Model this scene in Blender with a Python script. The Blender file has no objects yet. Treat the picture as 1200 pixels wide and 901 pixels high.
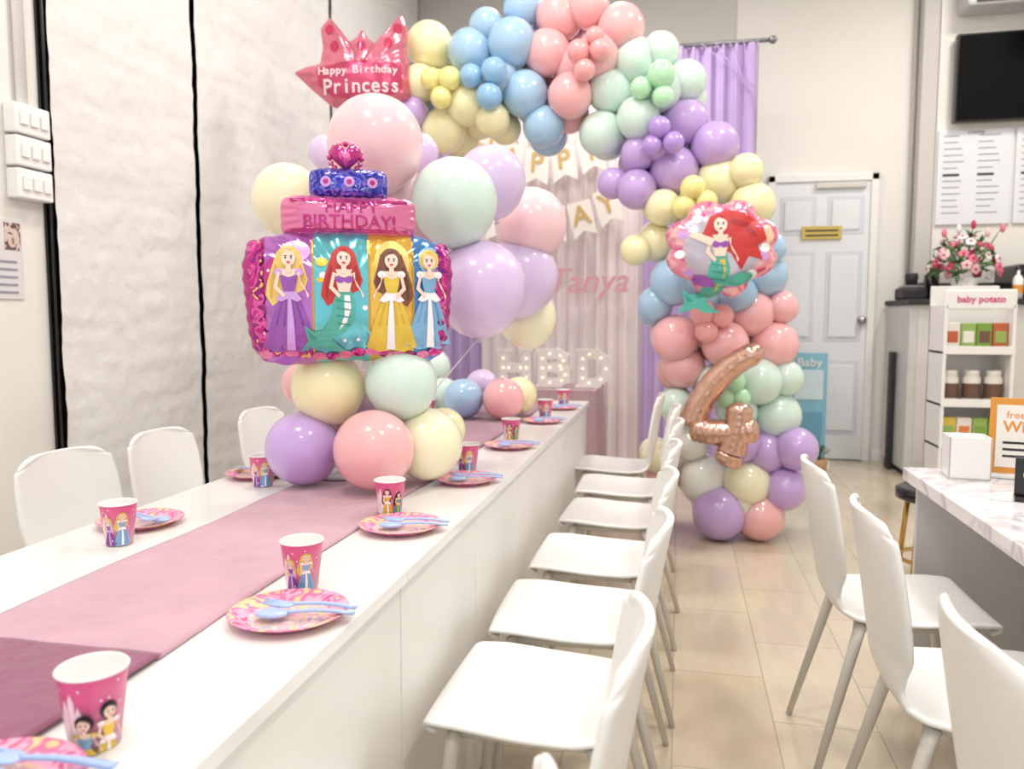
import bpy, bmesh, math, random
from mathutils import Vector, Matrix, noise
from mathutils.geometry import tessellate_polygon
random.seed(7)
S = bpy.context.scene
HC = 1.22            # eye height
YAW, PIT = math.radians(12.0), math.radians(4.85)
F = 920.0            # focal length

def survey(u, v, Y):
    """point sighted in a direction, standing at the known distance Y down the room; returns pos and depth"""
    a = (u-600)/F; b = (450.5-v)/F
    h = math.cos(PIT)+b*math.sin(PIT); z = -math.sin(PIT)+b*math.cos(PIT)
    x = a*math.cos(YAW)-h*math.sin(YAW); y = a*math.sin(YAW)+h*math.cos(YAW)
    t = Y/y
    return Vector((x*t, Y, HC+z*t)), t

# ------------------------------------------------------------------ materials
def lin(c):
    c = c/255.0
    return c/12.92 if c <= .04045 else ((c+.055)/1.055)**2.4
def col(r, g, b): return (lin(r), lin(g), lin(b), 1)
MATS = {}
def mat(name, rgb, rough=.5, metal=0, var=.04, scale=8, bump=0, bscale=40, coat=0, sss=0, sheen=0, emit=0, trans=0, alpha=1):
    if name in MATS: return MATS[name]
    m = bpy.data.materials.new(name); m.use_nodes = True
    nt = m.node_tree; bs = nt.nodes['Principled BSDF']
    tc = nt.nodes.new('ShaderNodeTexCoord')
    nz = nt.nodes.new('ShaderNodeTexNoise'); nz.inputs['Scale'].default_value = scale
    nt.links.new(tc.outputs['Object'], nz.inputs['Vector'])
    mx = nt.nodes.new('ShaderNodeMix'); mx.data_type = 'RGBA'
    c = col(*rgb)
    mx.inputs[6].default_value = c
    mx.inputs[7].default_value = tuple(max(0, x*(1-4*var)) for x in c[:3])+(1,)
    nt.links.new(nz.outputs['Fac'], mx.inputs[0])
    nt.links.new(mx.outputs[2], bs.inputs['Base Color'])
    bs.inputs['Roughness'].default_value = rough
    bs.inputs['Metallic'].default_value = metal
    bs.inputs['Coat Weight'].default_value = coat
    bs.inputs['Coat Roughness'].default_value = .06
    bs.inputs['Subsurface Weight'].default_value = sss
    if sss:
        bs.inputs['Subsurface Radius'].default_value = (.08, .07, .07); bs.inputs['Subsurface Scale'].default_value = 1
    bs.inputs['Sheen Weight'].default_value = sheen
    bs.inputs['Transmission Weight'].default_value = trans
    bs.inputs['Alpha'].default_value = alpha
    if emit:
        bs.inputs['Emission Color'].default_value = c; bs.inputs['Emission Strength'].default_value = emit
    if bump:
        n2 = nt.nodes.new('ShaderNodeTexNoise'); n2.inputs['Scale'].default_value = bscale; n2.inputs['Detail'].default_value = 3
        nt.links.new(tc.outputs['Object'], n2.inputs['Vector'])
        bp = nt.nodes.new('ShaderNodeBump'); bp.inputs['Strength'].default_value = bump; bp.inputs['Distance'].default_value = .02
        nt.links.new(n2.outputs['Fac'], bp.inputs['Height']); nt.links.new(bp.outputs['Normal'], bs.inputs['Normal'])
    MATS[name] = m
    return m
def ramp_mat(name, axis, stops, rough=.3, metal=0, lo=-.5, hi=.5, constant=True, bump=0, bscale=12, wobble=0):
    m = bpy.data.materials.new(name); m.use_nodes = True
    nt = m.node_tree; bs = nt.nodes['Principled BSDF']
    tc = nt.nodes.new('ShaderNodeTexCoord'); sp = nt.nodes.new('ShaderNodeSeparateXYZ')
    nt.links.new(tc.outputs['Object'], sp.inputs[0])
    mr = nt.nodes.new('ShaderNodeMapRange'); mr.inputs[1].default_value = lo; mr.inputs[2].default_value = hi
    nt.links.new(sp.outputs[axis], mr.inputs[0])
    rp = nt.nodes.new('ShaderNodeValToRGB'); rp.color_ramp.interpolation = 'CONSTANT' if constant else 'LINEAR'
    els = rp.color_ramp.elements
    while len(els) < len(stops): els.new(.5)
    for e, (p, c) in zip(els, stops): e.position = p; e.color = col(*c)
    nt.links.new(mr.outputs[0], rp.inputs[0]); nt.links.new(rp.outputs[0], bs.inputs['Base Color'])
    bs.inputs['Roughness'].default_value = rough; bs.inputs['Metallic'].default_value = metal
    if bump:
        n2 = nt.nodes.new('ShaderNodeTexNoise'); n2.inputs['Scale'].default_value = bscale
        nt.links.new(tc.outputs['Object'], n2.inputs['Vector'])
        bp = nt.nodes.new('ShaderNodeBump'); bp.inputs['Strength'].default_value = bump; bp.inputs['Distance'].default_value = .02
        nt.links.new(n2.outputs['Fac'], bp.inputs['Height']); nt.links.new(bp.outputs['Normal'], bs.inputs['Normal'])
    MATS[name] = m
    return m
def vor_mat(name, cols, scale, rough=.35, metal=0):
    m = bpy.data.materials.new(name); m.use_nodes = True
    nt = m.node_tree; bs = nt.nodes['Principled BSDF']
    tc = nt.nodes.new('ShaderNodeTexCoord'); vo = nt.nodes.new('ShaderNodeTexNoise'); vo.inputs['Scale'].default_value = scale
    vo.inputs['Detail'].default_value = 1.5; vo.inputs['Distortion'].default_value = 1.2
    nt.links.new(tc.outputs['Object'], vo.inputs['Vector'])
    rp = nt.nodes.new('ShaderNodeValToRGB'); rp.color_ramp.interpolation = 'CONSTANT'; els = rp.color_ramp.elements
    while len(els) < len(cols): els.new(.5)
    n = len(cols)
    for i, (e, c) in enumerate(zip(els, cols)): e.position = 0 if i == 0 else .36+.28*(i-1)/max(1, n-2); e.color = col(*c)
    nt.links.new(vo.outputs['Fac'], rp.inputs[0]); nt.links.new(rp.outputs[0], bs.inputs['Base Color'])
    bs.inputs['Roughness'].default_value = rough; bs.inputs['Metallic'].default_value = metal
    MATS[name] = m
    return m

# ------------------------------------------------------------------ mesh builder
class Bd:
    def __init__(s): s.v = []; s.f = []; s.m = []; s.sm = []; s.mats = []
    def mi(s, m):
        if m not in s.mats: s.mats.append(m)
        return s.mats.index(m)
    def add(s, vs, fs, m, M=None, smooth=True):
        o = len(s.v); k = s.mi(m)
        for p in vs:
            p = Vector(p); s.v.append(M @ p if M else p)
        for f in fs: s.f.append([i+o for i in f]); s.m.append(k); s.sm.append(smooth)
    def box(s, x0, x1, y0, y1, z0, z1, m, bev=0, M=None):
        bm = bmesh.new(); bmesh.ops.create_cube(bm, size=1)
        for v in bm.verts: v.co = Vector(((x0+x1)/2+v.co.x*(x1-x0), (y0+y1)/2+v.co.y*(y1-y0), (z0+z1)/2+v.co.z*(z1-z0)))
        if bev: bmesh.ops.bevel(bm, geom=bm.edges[:], offset=bev, segments=2, affect='EDGES', profile=.5)
        bm.verts.index_update()
        s.add([v.co.copy() for v in bm.verts], [[v.index for v in f.verts] for f in bm.faces], m, M, False); bm.free()
    def tube(s, pts, rad, m, n=12, M=None, flat=1.0):
        pts = [Vector(p) for p in pts]
        if not isinstance(rad, (list, tuple)): rad = [rad]*len(pts)
        vs = []; fs = []; up = Vector((0, 0, 1))
        for i, p in enumerate(pts):
            d = (pts[min(i+1, len(pts)-1)]-pts[max(i-1, 0)]).normalized()
            r0 = up if abs(d.dot(up)) < .95 else Vector((1, 0, 0))
            a = d.cross(r0).normalized(); b = d.cross(a).normalized()
            for k in range(n):
                t = 2*math.pi*k/n; vs.append(p+a*(rad[i]*math.cos(t))+b*(rad[i]*flat*math.sin(t)))
        for i in range(len(pts)-1):
            for k in range(n): fs.append([i*n+k, i*n+(k+1) % n, (i+1)*n+(k+1) % n, (i+1)*n+k])
        fs.append(list(range(n))); fs.append([(len(pts)-1)*n+k for k in range(n)])
        s.add(vs, fs, m, M)
    def lathe(s, prof, m, n=40, M=None, cap=False):
        vs = []; fs = []
        for r, z in prof:
            for k in range(n): t = 2*math.pi*k/n; vs.append((r*math.cos(t), r*math.sin(t), z))
        for i in range(len(prof)-1):
            for k in range(n): fs.append([i*n+k, i*n+(k+1) % n, (i+1)*n+(k+1) % n, (i+1)*n+k])
        s.add(vs, fs, m, M)
    def ell(s, c, r, m, n=16, k=10, M=None):
        c = Vector(c); r = (r, r, r) if not isinstance(r, (tuple, list)) else r
        pr = [(math.sin(math.pi*i/k), -math.cos(math.pi*i/k)) for i in range(k+1)]
        T = Matrix.Translation(c) @ Matrix.Diagonal((r[0], r[1], r[2], 1))
        s.lathe([(max(a, 1e-4), b) for a, b in pr], m, n, (M @ T) if M else T)
    def balloon(s, c, r, m, down=None, n=32):
        """latex balloon: slightly pear shaped with a tied neck"""
        d = Vector(down if down else (0, 0, -1)).normalized()
        q = Vector((0, 0, -1)).rotation_difference(d).to_matrix().to_4x4()
        pr = []
        K = 22
        for i in range(K+1):
            t = math.pi*i/K; z = -math.cos(t); x = math.sin(t)
            if z < 0: z *= 1.10; x *= 1-.05*(-z)**2
            pr.append((max(x*r, 1e-4), z*r))
        pr[0] = (.045*r, -1.12*r)
        pr = [(.10*r, -1.22*r), (.03*r, -1.15*r)]+pr
        s.lathe(pr, m, n, Matrix.Translation(Vector(c)) @ q)
    def sheet(s, fn, nu, nv, m, smooth=True):
        vs = [fn(i/nu, j/nv) for j in range(nv+1) for i in range(nu+1)]
        fs = [[j*(nu+1)+i, j*(nu+1)+i+1, (j+1)*(nu+1)+i+1, (j+1)*(nu+1)+i] for j in range(nv) for i in range(nu)]
        s.add(vs, fs, m, None, smooth)
    def poly(s, pts, m, mp, off, sub=2):
        """flat printed shape draped on surface mp(x,z,off)"""
        P = [Vector((p[0], p[1], 0)) for p in pts]
        tris = [[P[i] for i in t] for t in tessellate_polygon([P])]
        for _ in range(sub):
            nt = []
            for a, b, c in tris:
                ab, bc, ca = (a+b)/2, (b+c)/2, (c+a)/2; nt += [[a, ab, ca], [ab, b, bc], [ca, bc, c], [ab, bc, ca]]
            tris = nt
        vs = []; fs = []
        for t in tris:
            fs.append([len(vs), len(vs)+1, len(vs)+2]); vs += [mp(p.x, p.y, off) for p in t]
        s.add(vs, fs, m)
    def oval(s, cx, cz, rx, rz, m, mp, off, rot=0, n=20, rings=3):
        vs = [mp(cx, cz, off)]; fs = []
        for k in range(1, rings+1):
            for i in range(n):
                t = 2*math.pi*i/n; x = rx*k/rings*math.cos(t); z = rz*k/rings*math.sin(t)
                vs.append(mp(cx+x*math.cos(rot)-z*math.sin(rot), cz+x*math.sin(rot)+z*math.cos(rot), off))
        for i in range(n): fs.append([0, 1+i, 1+(i+1) % n])
        for k in range(rings-1):
            for i in range(n): fs.append([1+k*n+i, 1+(k+1)*n+i, 1+(k+1)*n+(i+1) % n, 1+k*n+(i+1) % n])
        s.add(vs, fs, m)
    def text(s, body, size, m, M, ext=.002, off=0, mp=None, moff=0, shear=0):
        cu = bpy.data.curves.new('t', 'FONT'); cu.body = body; cu.size = size; cu.extrude = ext; cu.offset = off; cu.shear = shear
        cu.align_x = 'CENTER'; cu.align_y = 'CENTER'; cu.resolution_u = 4
        ob = bpy.data.objects.new('t', cu); S.collection.objects.link(ob)
        dg = bpy.context.evaluated_depsgraph_get(); me = bpy.data.meshes.new_from_object(ob.evaluated_get(dg))
        vs = [v.co.copy() for v in me.vertices]; fs = [list(p.vertices) for p in me.polygons]
        if mp: vs = [mp(v.x, v.y, moff+(v.z+ext)) for v in vs]
        s.add(vs, fs, m, M, False)
        bpy.data.objects.remove(ob); bpy.data.curves.remove(cu); bpy.data.meshes.remove(me)
    def make(s, name, loc=(0, 0, 0), rot=0, parent=None, link=True):
        loc = Vector(loc)
        me = bpy.data.meshes.new(name); me.from_pydata([tuple(v) for v in s.v], [], s.f)
        for m in s.mats: me.materials.append(m)
        me.polygons.foreach_set('material_index', s.m); me.polygons.foreach_set('use_smooth', s.sm)
        bm = bmesh.new(); bm.from_mesh(me); bmesh.ops.recalc_face_normals(bm, faces=bm.faces[:]); bm.to_mesh(me); bm.free()
        me.update()
        ob = bpy.data.objects.new(name, me); ob.location = loc; ob.rotation_euler = (0, 0, rot)
        S.collection.objects.link(ob)
        if parent: ob.parent = parent
        return ob
    def world(s, name):
        """build from world coordinates, origin placed at bounding-box centre bottom"""
        lo = [min(v[i] for v in s.v) for i in range(3)]; hi = [max(v[i] for v in s.v) for i in range(3)]
        c = Vector(((lo[0]+hi[0])/2, (lo[1]+hi[1])/2, lo[2])); s.v = [v-c for v in s.v]
        return s.make(name, c)
RX = Matrix.Rotation(math.pi/2, 4, 'X')   # text upright facing -Y

# palette
white = mat('white_plastic', (242, 241, 238), .35, coat=.2, var=.01)
legw = mat('white_metal', (216, 211, 202), .35, var=.01)
wallm = mat('wall_paint', (236, 233, 226), .75, var=.02, scale=1.5)
wallg = mat('wall_grey', (204, 200, 194), .8, var=.03, scale=1.5)
ceilm = mat('ceiling_paint', (238, 238, 238), .8)
black = mat('black_gloss', (12, 12, 14), .25, var=0)
dark = mat('dark', (32, 32, 34), .6)
gold = mat('gold', (200, 160, 80), .3, metal=.8)
BC = dict(pink=(249, 184, 186), lpink=(250, 206, 212), blue=(166, 204, 234), yellow=(252, 243, 190), mint=(214, 239, 226),
          purple=(198, 166, 226), lav=(221, 199, 238), cream=(250, 243, 206), white=(240, 242, 236),
          sgreen=(184, 238, 192), spink=(248, 166, 166), sblue=(140, 190, 228), spurple=(178, 142, 218), syellow=(250, 238, 150))
BM = {k: mat('latex_'+k, v, .3, var=.012, scale=3, sss=.4, coat=.8) for k, v in BC.items()}

# ------------------------------------------------------------------ room
XL, XR, YB, ZC, YF = -2.42, 4.3, 7.15, 4.25, -2.5
b = Bd()
fm = bpy.data.materials.new('floor_tiles'); fm.use_nodes = True
nt = fm.node_tree; bs = nt.nodes['Principled BSDF']; tc = nt.nodes.new('ShaderNodeTexCoord'); mp = nt.nodes.new('ShaderNodeMapping')
mp.inputs['Rotation'].default_value = (0, 0, math.pi/2)
br = nt.nodes.new('ShaderNodeTexBrick'); br.inputs['Scale'].default_value = 1; br.inputs['Brick Width'].default_value = .60; br.inputs['Row Height'].default_value = .30
br.inputs['Mortar Size'].default_value = .0025; br.inputs['Color1'].default_value = col(221, 206, 182); br.inputs['Color2'].default_value = col(212, 196, 170)
br.inputs['Mortar'].default_value = col(186, 169, 146)
wn = nt.nodes.new('ShaderNodeTexNoise'); wn.inputs['Scale'].default_value = 5; wn.inputs['Detail'].default_value = 5
m2 = nt.nodes.new('ShaderNodeMapping'); m2.inputs['Scale'].default_value = (4, .8, 1)
mx = nt.nodes.new('ShaderNodeMix'); mx.data_type = 'RGBA'; mx.blend_type = 'MULTIPLY'; mx.inputs[0].default_value = .25
nt.links.new(tc.outputs['Object'], mp.inputs[0]); nt.links.new(mp.outputs[0], br.inputs['Vector'])
nt.links.new(tc.outputs['Object'], m2.inputs[0]); nt.links.new(m2.outputs[0], wn.inputs['Vector'])
nt.links.new(br.outputs['Color'], mx.inputs[6]); nt.links.new(wn.outputs['Fac'], mx.inputs[7]); nt.links.new(mx.outputs[2], bs.inputs['Base Color'])
bs.inputs['Roughness'].default_value = .15
b.box(XL-.1, XR+.1, YF, YB+.1, -.1, 0, fm); b.make('floor')
b = Bd(); b.box(XL-.1, XR+.1, YF, YB+.1, ZC, ZC+.1, ceilm); b.make('ceiling')
b = Bd(); b.box(XL-.1, XL, YF, YB+.1, 0, ZC, wallm); b.make('wall_left')
b = Bd(); b.box(XR, XR+.1, YF, YB+.1, 0, ZC, wallm); b.make('wall_right')
b = Bd(); b.box(XL, XR, YB, YB+.1, 0, ZC, wallm); b.make('wall_back')
b = Bd(); b.box(1.98, XR, YB-.18, YB-.001, 1.5, ZC, wallm); b.make('trim_4')
b = Bd(); b.box(XL, .42, YB-.04, YB-.001, 0, ZC, wallg, .005); b.make('trim_shadow_panel')  # pilaster-edged panel behind the drape, shadow put into its darker grey
b = Bd(); b.tube([(1.84, YB-.03, 1.45), (1.84, YB-.03, ZC)], .014, wallg); b.box(1.86, 1.979, YB-.16, YB-.001, 1.5, ZC, wallg, .004); b.make('trim_2')
b = Bd(); b.box(1.62, XR, YB-.02, YB-.001, 0, .09, white, .003); b.make('baseboard_back')

# left fabric panels
fab = mat('panel_fabric', (226, 224, 221), .85, var=.03, scale=1.2, bump=.5, bscale=11)
def panel(y0, y1):
    b = Bd()
    def fn(s, t):
        y = y0+(y1-y0)*s; z = .02+(ZC-.05)*t
        d = .006*noise.noise(Vector((y*1.2, z*5.0, 1)))+.006*noise.noise(Vector((y*5, z*1.1, 5)))+.005*noise.noise(Vector((y*3, z*16, 9)))+.003*noise.noise(Vector((y*16, z*12, 3)))
        return Vector((XL+.045+d, y+.003*noise.noise(Vector((z*1.5, y, 3))), z))
    b.sheet(fn, 90, 220, fab); return b.world('fabric_wall_panel')
panel(2.662, 3.572); panel(3.61, 5.15); panel(5.2, 7.05)
b = Bd(); b.box(XL+.001, XL+.012, 2.645, 5.2, .02, ZC-.02, black); b.make('trim_3')
b = Bd(); b.tube([(XL+.03, 2.65, .1), (XL+.03, 2.652, 2.2), (XL+.03, 2.65, ZC-.1)], .006, black); b.make('cable')
b = Bd()
for i in range(3):
    z = 1.66+i*.118
    b.box(XL+.001, XL+.055, 2.475, 2.64, z, z+.108, white, .006)
    for k in range(3): b.box(XL+.055, XL+.064, 2.495+k*.048, 2.53+k*.048, z+.03, z+.08, white, .003)
b.tube([(XL+.022, 2.545, 2.0), (XL+.022, 2.545, ZC-.01)], .02, white)
b.make('light_switch_panel')
b = Bd(); pp = mat('paper', (225, 222, 222), .6)
b.box(XL+.001, XL+.006, 2.28, 2.53, 1.29, 1.58, pp, 0)
b.box(XL+.006, XL+.008, 2.45, 2.52, 1.47, 1.57, vor_mat('photo_print', [(190, 150, 130), (90, 70, 70), (210, 190, 180), (150, 110, 100)], 20))
for k in range(5): b.box(XL+.006, XL+.008, 2.3, 2.5, 1.31+k*.028, 1.318+k*.028, mat('greytext', (150, 150, 160), .6))
b.make('wall_poster')

# door
dm = mat('door_paint', (236, 239, 243), .45, var=.01); dsh = mat('door_bevel', (218, 223, 231), .5, var=.01)
b = Bd(); x0, x1, zt = .72, 1.60, 2.42
b.box(x0, x0+.06, -.05, 0, 0, zt, white, .006); b.box(x1-.06, x1, -.05, 0, 0, zt, white, .006); b.box(x0, x1, -.05, 0, zt-.06, zt, white, .006)
b.box(x0+.06, x1-.06, -.03, -.001, .01, zt-.06, dm, .003)
for cx in (.97, 1.35):
    for z0, z1 in ((.22, .86), (1.02, 1.78), (1.92, 2.24)):
        b.box(cx-.145, cx+.145, -.034, -.028, z0, z1, dsh, .004); b.box(cx-.115, cx+.115, -.044, -.03, z0+.035, z1-.035, dm, .012)
b.lathe([(.001, .06), (.03, .055), (.036, .035), (.025, .018), (.012, .012), (.012, 0), (.035, 0), (.035, -.006)], mat('steel', (190, 190, 195), .25, metal=1), 20,
        Matrix.Translation((1.5, -.035, 1.2)) @ Matrix.Rotation(math.pi/2, 4, 'X'))
b.box(1.0, 1.32, -.052, -.043, 1.88, 1.99, mat('yellow_sign', (215, 190, 90), .5), .003)
for k in range(2): b.box(1.03, 1.29, -.054, -.052, 1.905+.04*k, 1.92+.04*k, dark)
b.box(1.1, 1.5, -.07, -.03, 2.30, 2.345, legw, .008)
b.make('door_1', (0, YB-.002, 0))

# ------------------------------------------------------------------ banquet tables
tm = mat('table_laminate', (240, 239, 235), .3, var=.015, scale=2, coat=.3)
tp = mat('table_panel', (233, 231, 226), .45, var=.01)
seams = [.25, 1.366, 2.48, 3.6, 4.42]
for y0, y1 in zip(seams[:-1], seams[1:]):
    b = Bd(); g = .0012; L = y1-y0
    b.box(-.41, .41, g, L-g, .725, .75, tm, .002)
    for sx in (-1, 1):
        xa = sx*.395
        n = 2
        for k in range(n):
            b.box(min(xa, xa-sx*.018), max(xa, xa-sx*.018), k*L/n+.002, (k+1)*L/n-.002, .006, .722, tp, .003)
        b.box(min(xa, xa-sx*.01)-.001, max(xa, xa-sx*.01)-.001, .004, L-.004, .62, .722, tp, .002)
    b.box(-.38, .38, .01, .028, .0, .722, tp, .002); b.box(-.38, .38, L-.028, L-.01, .0, .722, tp, .002)
    b.make('banquet_table', (-.90, y0, 0))

def runner(y0, y1, m, z, lift=0):
    b = Bd()
    def fn(s, t):
        y = y0+(y1-y0)*t; x = -1.045+.35*s
        return Vector((x+.004*math.sin(y*9), y, z+.0015*noise.noise(Vector((x*20, y*9, 2)))+lift))
    b.sheet(fn, 24, 80, m)
    ob = b.world('table_runner'); md = ob.modifiers.new('s', 'SOLIDIFY'); md.thickness = .002; md.offset = -1
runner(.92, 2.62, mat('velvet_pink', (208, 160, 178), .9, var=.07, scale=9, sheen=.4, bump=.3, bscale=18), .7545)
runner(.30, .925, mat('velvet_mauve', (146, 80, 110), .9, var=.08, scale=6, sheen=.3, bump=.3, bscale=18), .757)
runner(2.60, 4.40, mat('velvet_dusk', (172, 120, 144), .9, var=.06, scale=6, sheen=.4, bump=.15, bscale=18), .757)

# ------------------------------------------------------------------ chairs
prof = [(-.200, .422, .168), (-.216, .436, .18), (-.208, .452, .192), (-.13, .453, .200), (-.02, .444, .203), (.08, .441, .198), (.135, .444, .18),
        (.165, .455, .158), (.184, .487, .146), (.194, .525, .158), (.202, .57, .182), (.213, .65, .195), (.226, .73, .192), (.237, .79, .182), (.243, .818, .164), (.246, .832, .13)]
b = Bd()
def shell(s, t):
    k = s*(len(prof)-1); i = min(int(k), len(prof)-2); f = k-i
    x, z, w = [prof[i][j]*(1-f)+prof[i+1][j]*f for j in range(3)]
    q = 2*t-1; back = max(0, min(1, (z-.46)/.1))
    return Vector((x-.035*q*q*back+(.02*q*q*(1-s*3) if s < .2 else 0), q*w, z+(.016*q*q-.008)*(1-back)-(.014*q**4)*(1 if s > .9 else 0)))
b.sheet(shell, 45, 16, white)
sh = b.make('seat_shell'); shm = sh.data; bpy.data.objects.remove(sh)
b = Bd()
for sx, fx in ((-.15, -.195), (.12, .235)):
    for sy in (-1, 1):
        b.tube([(sx, sy*.15, .430), (sx+(fx-sx)*.12, sy*.162, .385), (fx, sy*.195, .0)], [.019, .018, .011], legw, 12, flat=.8)
    b.tube([(sx, -.155, .425), (sx, .155, .425)], .009, legw, 8)
for sy in (-1, 1): b.tube([(-.16, sy*.145, .425), (.13, sy*.145, .425)], .010, legw, 8)
lg = b.make('legs'); lgm = lg.data; bpy.data.objects.remove(lg)
def chair(x, y, rot):
    e = bpy.data.objects.new('dining_chair', None); S.collection.objects.link(e); e.location = (x, y, 0); e.rotation_euler = (0, 0, rot)
    o = bpy.data.objects.new('seat_shell', shm); S.collection.objects.link(o); o.parent = e
    md = o.modifiers.new('s', 'SOLIDIFY'); md.thickness = .015; md.offset = 0
    md = o.modifiers.new('ss', 'SUBSURF'); md.levels = 1; md.render_levels = 1
    o = bpy.data.objects.new('legs', lgm); S.collection.objects.link(o); o.parent = e
for y, dx, r in ((.545, -.075, .0), (1.00, -.02, .0), (1.54, 0, -.02), (2.00, .01, .03), (2.50, .02, 0), (3.06, .03, -.03), (3.58, .02, .02), (4.10, -.06, 0)):
    chair(-.255+dx, y, r)
for y, r in ((1.45, 0), (1.95, -.03), (2.40, .02), (3.06, -.02), (3.6, 0)): chair(-1.55, y, math.pi+r)
for y, dx, r in ((1.09, -.055, .03), (1.74, -.045, -.02), (2.27, -.07, .02)): chair(.66+dx, y, math.pi+r)

# ------------------------------------------------------------------ tableware
skin = mat('print_skin', (250, 216, 196), .4, var=0); red = mat('print_red', (190, 30, 40), .45, var=0)
hairb = mat('print_black_hair', (38, 24, 34), .5, var=0); hairr = mat('print_red_hair', (200, 40, 36), .4, var=.03); hairy = mat('print_blond', (240, 204, 110), .35, var=.03)
hairn = mat('print_brown_hair', (124, 70, 46), .4, var=.03); eyem = mat('print_eye', (40, 36, 56), .4, var=0)
dpur = mat('print_purple', (160, 88, 182), .28, var=.08, scale=30, metal=.35); dyel = mat('print_yellow', (246, 208, 76), .28, var=.08, scale=30, metal=.35)
dblu = mat('print_blue', (140, 194, 238), .28, var=.08, scale=30, metal=.35); dtea = mat('print_teal', (88, 190, 170), .28, var=.08, scale=30, metal=.35)
lite = mat('print_white', (250, 245, 250), .4, var=0); lpur = mat('print_lilac', (210, 160, 228), .3, var=0, metal=.3)
def shade(nm, rgb): return mat(nm, rgb, .28, var=.05, metal=.35)
fold = {dpur: shade('print_purple_fold', (132, 66, 156)), dyel: shade('print_yellow_fold', (226, 172, 52)), dblu: shade('print_blue_fold', (104, 160, 214)), dtea: shade('print_teal_fold', (56, 154, 136))}
hfold = {hairb: mat('print_black_strand', (70, 46, 60), .4, var=0), hairr: mat('print_red_strand', (160, 22, 26), .4, var=0), hairy: mat('print_blond_strand', (214, 168, 78), .4, var=0), hairn: mat('print_brown_strand', (90, 46, 30), .4, var=0)}
def princess(b, mp, cx, cz, s, hair, dress, light, off=.0015, kind='gown', sub=2, flip=1, longh=True, e0=.0004):
    o = [off]; HS = .84
    def T(p): return (cx+flip*p[0]*s, cz+p[1]*s)
    def HT(p): return (p[0]*HS, .79+(p[1]-.79)*HS)
    def PL(pts, m, e=e0, sb=None, head=False): o[0] += e; b.poly([T(HT(p) if head else p) for p in pts], m, mp, o[0], sub if sb is None else sb)
    def OV(x, z, rx, rz, m, rot=0, e=e0*.75, head=True):
        o[0] += e
        if head: (x, z), rx, rz = HT((x, z)), rx*HS, rz*HS
        q = T((x, z)); b.oval(q[0], q[1], rx*s, rz*s, m, mp, o[0], rot*flip, n=14 if sub < 2 else 20, rings=2)
    hf = hfold[hair]; ff = fold[dress]
    if longh:
        PL([(-.10, .9), (-.15, .75), (-.19, .62), (-.21, .5), (-.15, .40), (-.06, .46), (.04, .50), (.14, .55), (.17, .64), (.13, .78), (.10, .9)], hair)
        PL([(-.12, .78), (-.165, .62), (-.17, .48), (-.145, .46), (-.14, .6), (-.10, .76)], hf); PL([(.11, .78), (.15, .64), (.12, .56), (.11, .64), (.09, .76)], hf)
    OV(0, .865, .12, .125, hair)
    if kind == 'gown':
        PL([(-.055, .54), (.055, .54), (.10, .44), (.16, .28), (.24, .02), (.12, -.03), (0, -.01), (-.12, -.03), (-.24, .02), (-.16, .28), (-.10, .44)], dress)
        for fx in (-.17, -.07, .06, .16): PL([(fx*.25, .50), (fx*.35, .50), (fx*1.1+.018, .0), (fx*1.1-.012, .0)], ff, sb=1)
        PL([(-.01, .50), (.015, .50), (.04, .25), (.05, -.005), (-.03, -.005), (-.02, .25)], light)
        PL([(-.055, .54), (.055, .54), (.12, .46), (.07, .44), (0, .47), (-.07, .44), (-.12, .46)], light)
    else:
        PL([(-.06, .55), (.06, .55), (.10, .42), (.09, .28), (.0, .16), (-.12, .10), (-.05, .03), (.02, -.02), (-.14, -.02), (-.26, .06), (-.30, .16), (-.2, .18), (-.12, .3), (-.1, .44)], dress)
        PL([(.0, .5), (.05, .5), (.06, .38), (.02, .25), (-.05, .18), (.0, .32)], light)
        PL([(-.22, .12), (-.36, .22), (-.33, .08), (-.4, -.02), (-.2, .03)], dress); PL([(-.24, .10), (-.34, .18), (-.30, .08)], ff, sb=1)
        for q in range(4): PL([(-.07, .46-.07*q), (.06, .44-.07*q), (.06, .43-.07*q), (-.07, .445-.07*q)], ff, sb=1)
    PL([(-.075, .70), (.075, .70), (.07, .62), (.048, .53), (-.048, .53), (-.07, .62)], dress if kind == 'gown' else skin)
    if kind != 'gown': OV(-.035, .645, .042, .036, dpur, head=False); OV(.038, .645, .042, .036, dpur, head=False)
    PL([(-.075, .735), (.075, .735), (.055, .68), (0, .66), (-.055, .68)], skin)
    if kind == 'gown': OV(-.092, .705, .038, .034, light, head=False); OV(.092, .705, .038, .034, light, head=False)
    PL([(-.10, .71), (-.075, .70), (-.10, .58), (-.03, .50), (-.05, .475), (-.135, .565)], skin)
    PL([(.10, .71), (.075, .70), (.115, .58), (.18, .50), (.165, .47), (.145, .56), (.10, .64)], skin)
    PL([(-.02, .79), (.02, .79), (.025, .70), (-.025, .70)], skin, sb=1)
    OV(0, .845, .074, .09, skin)
    PL([(-.085, .84), (-.075, .93), (0, .97), (.075, .93), (.085, .84), (.06, .89), (.02, .915), (-.03, .925), (-.065, .89)], hair, sb=1, head=True)
    PL([(-.05, .945), (.0, .955), (.05, .94), (.03, .93), (-.02, .94)], hf, sb=0, head=True)
    for ex in (-.03, .03):
        OV(ex, .848, .018, .014, lite); OV(ex, .848, .010, .013, eyem); PL([(ex-.02, .862), (ex+.02, .864), (ex+.014, .872), (ex-.014, .872)], eyem, sb=0, head=True)
    OV(0, .798, .022, .010, red)
    return o[0]

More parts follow.
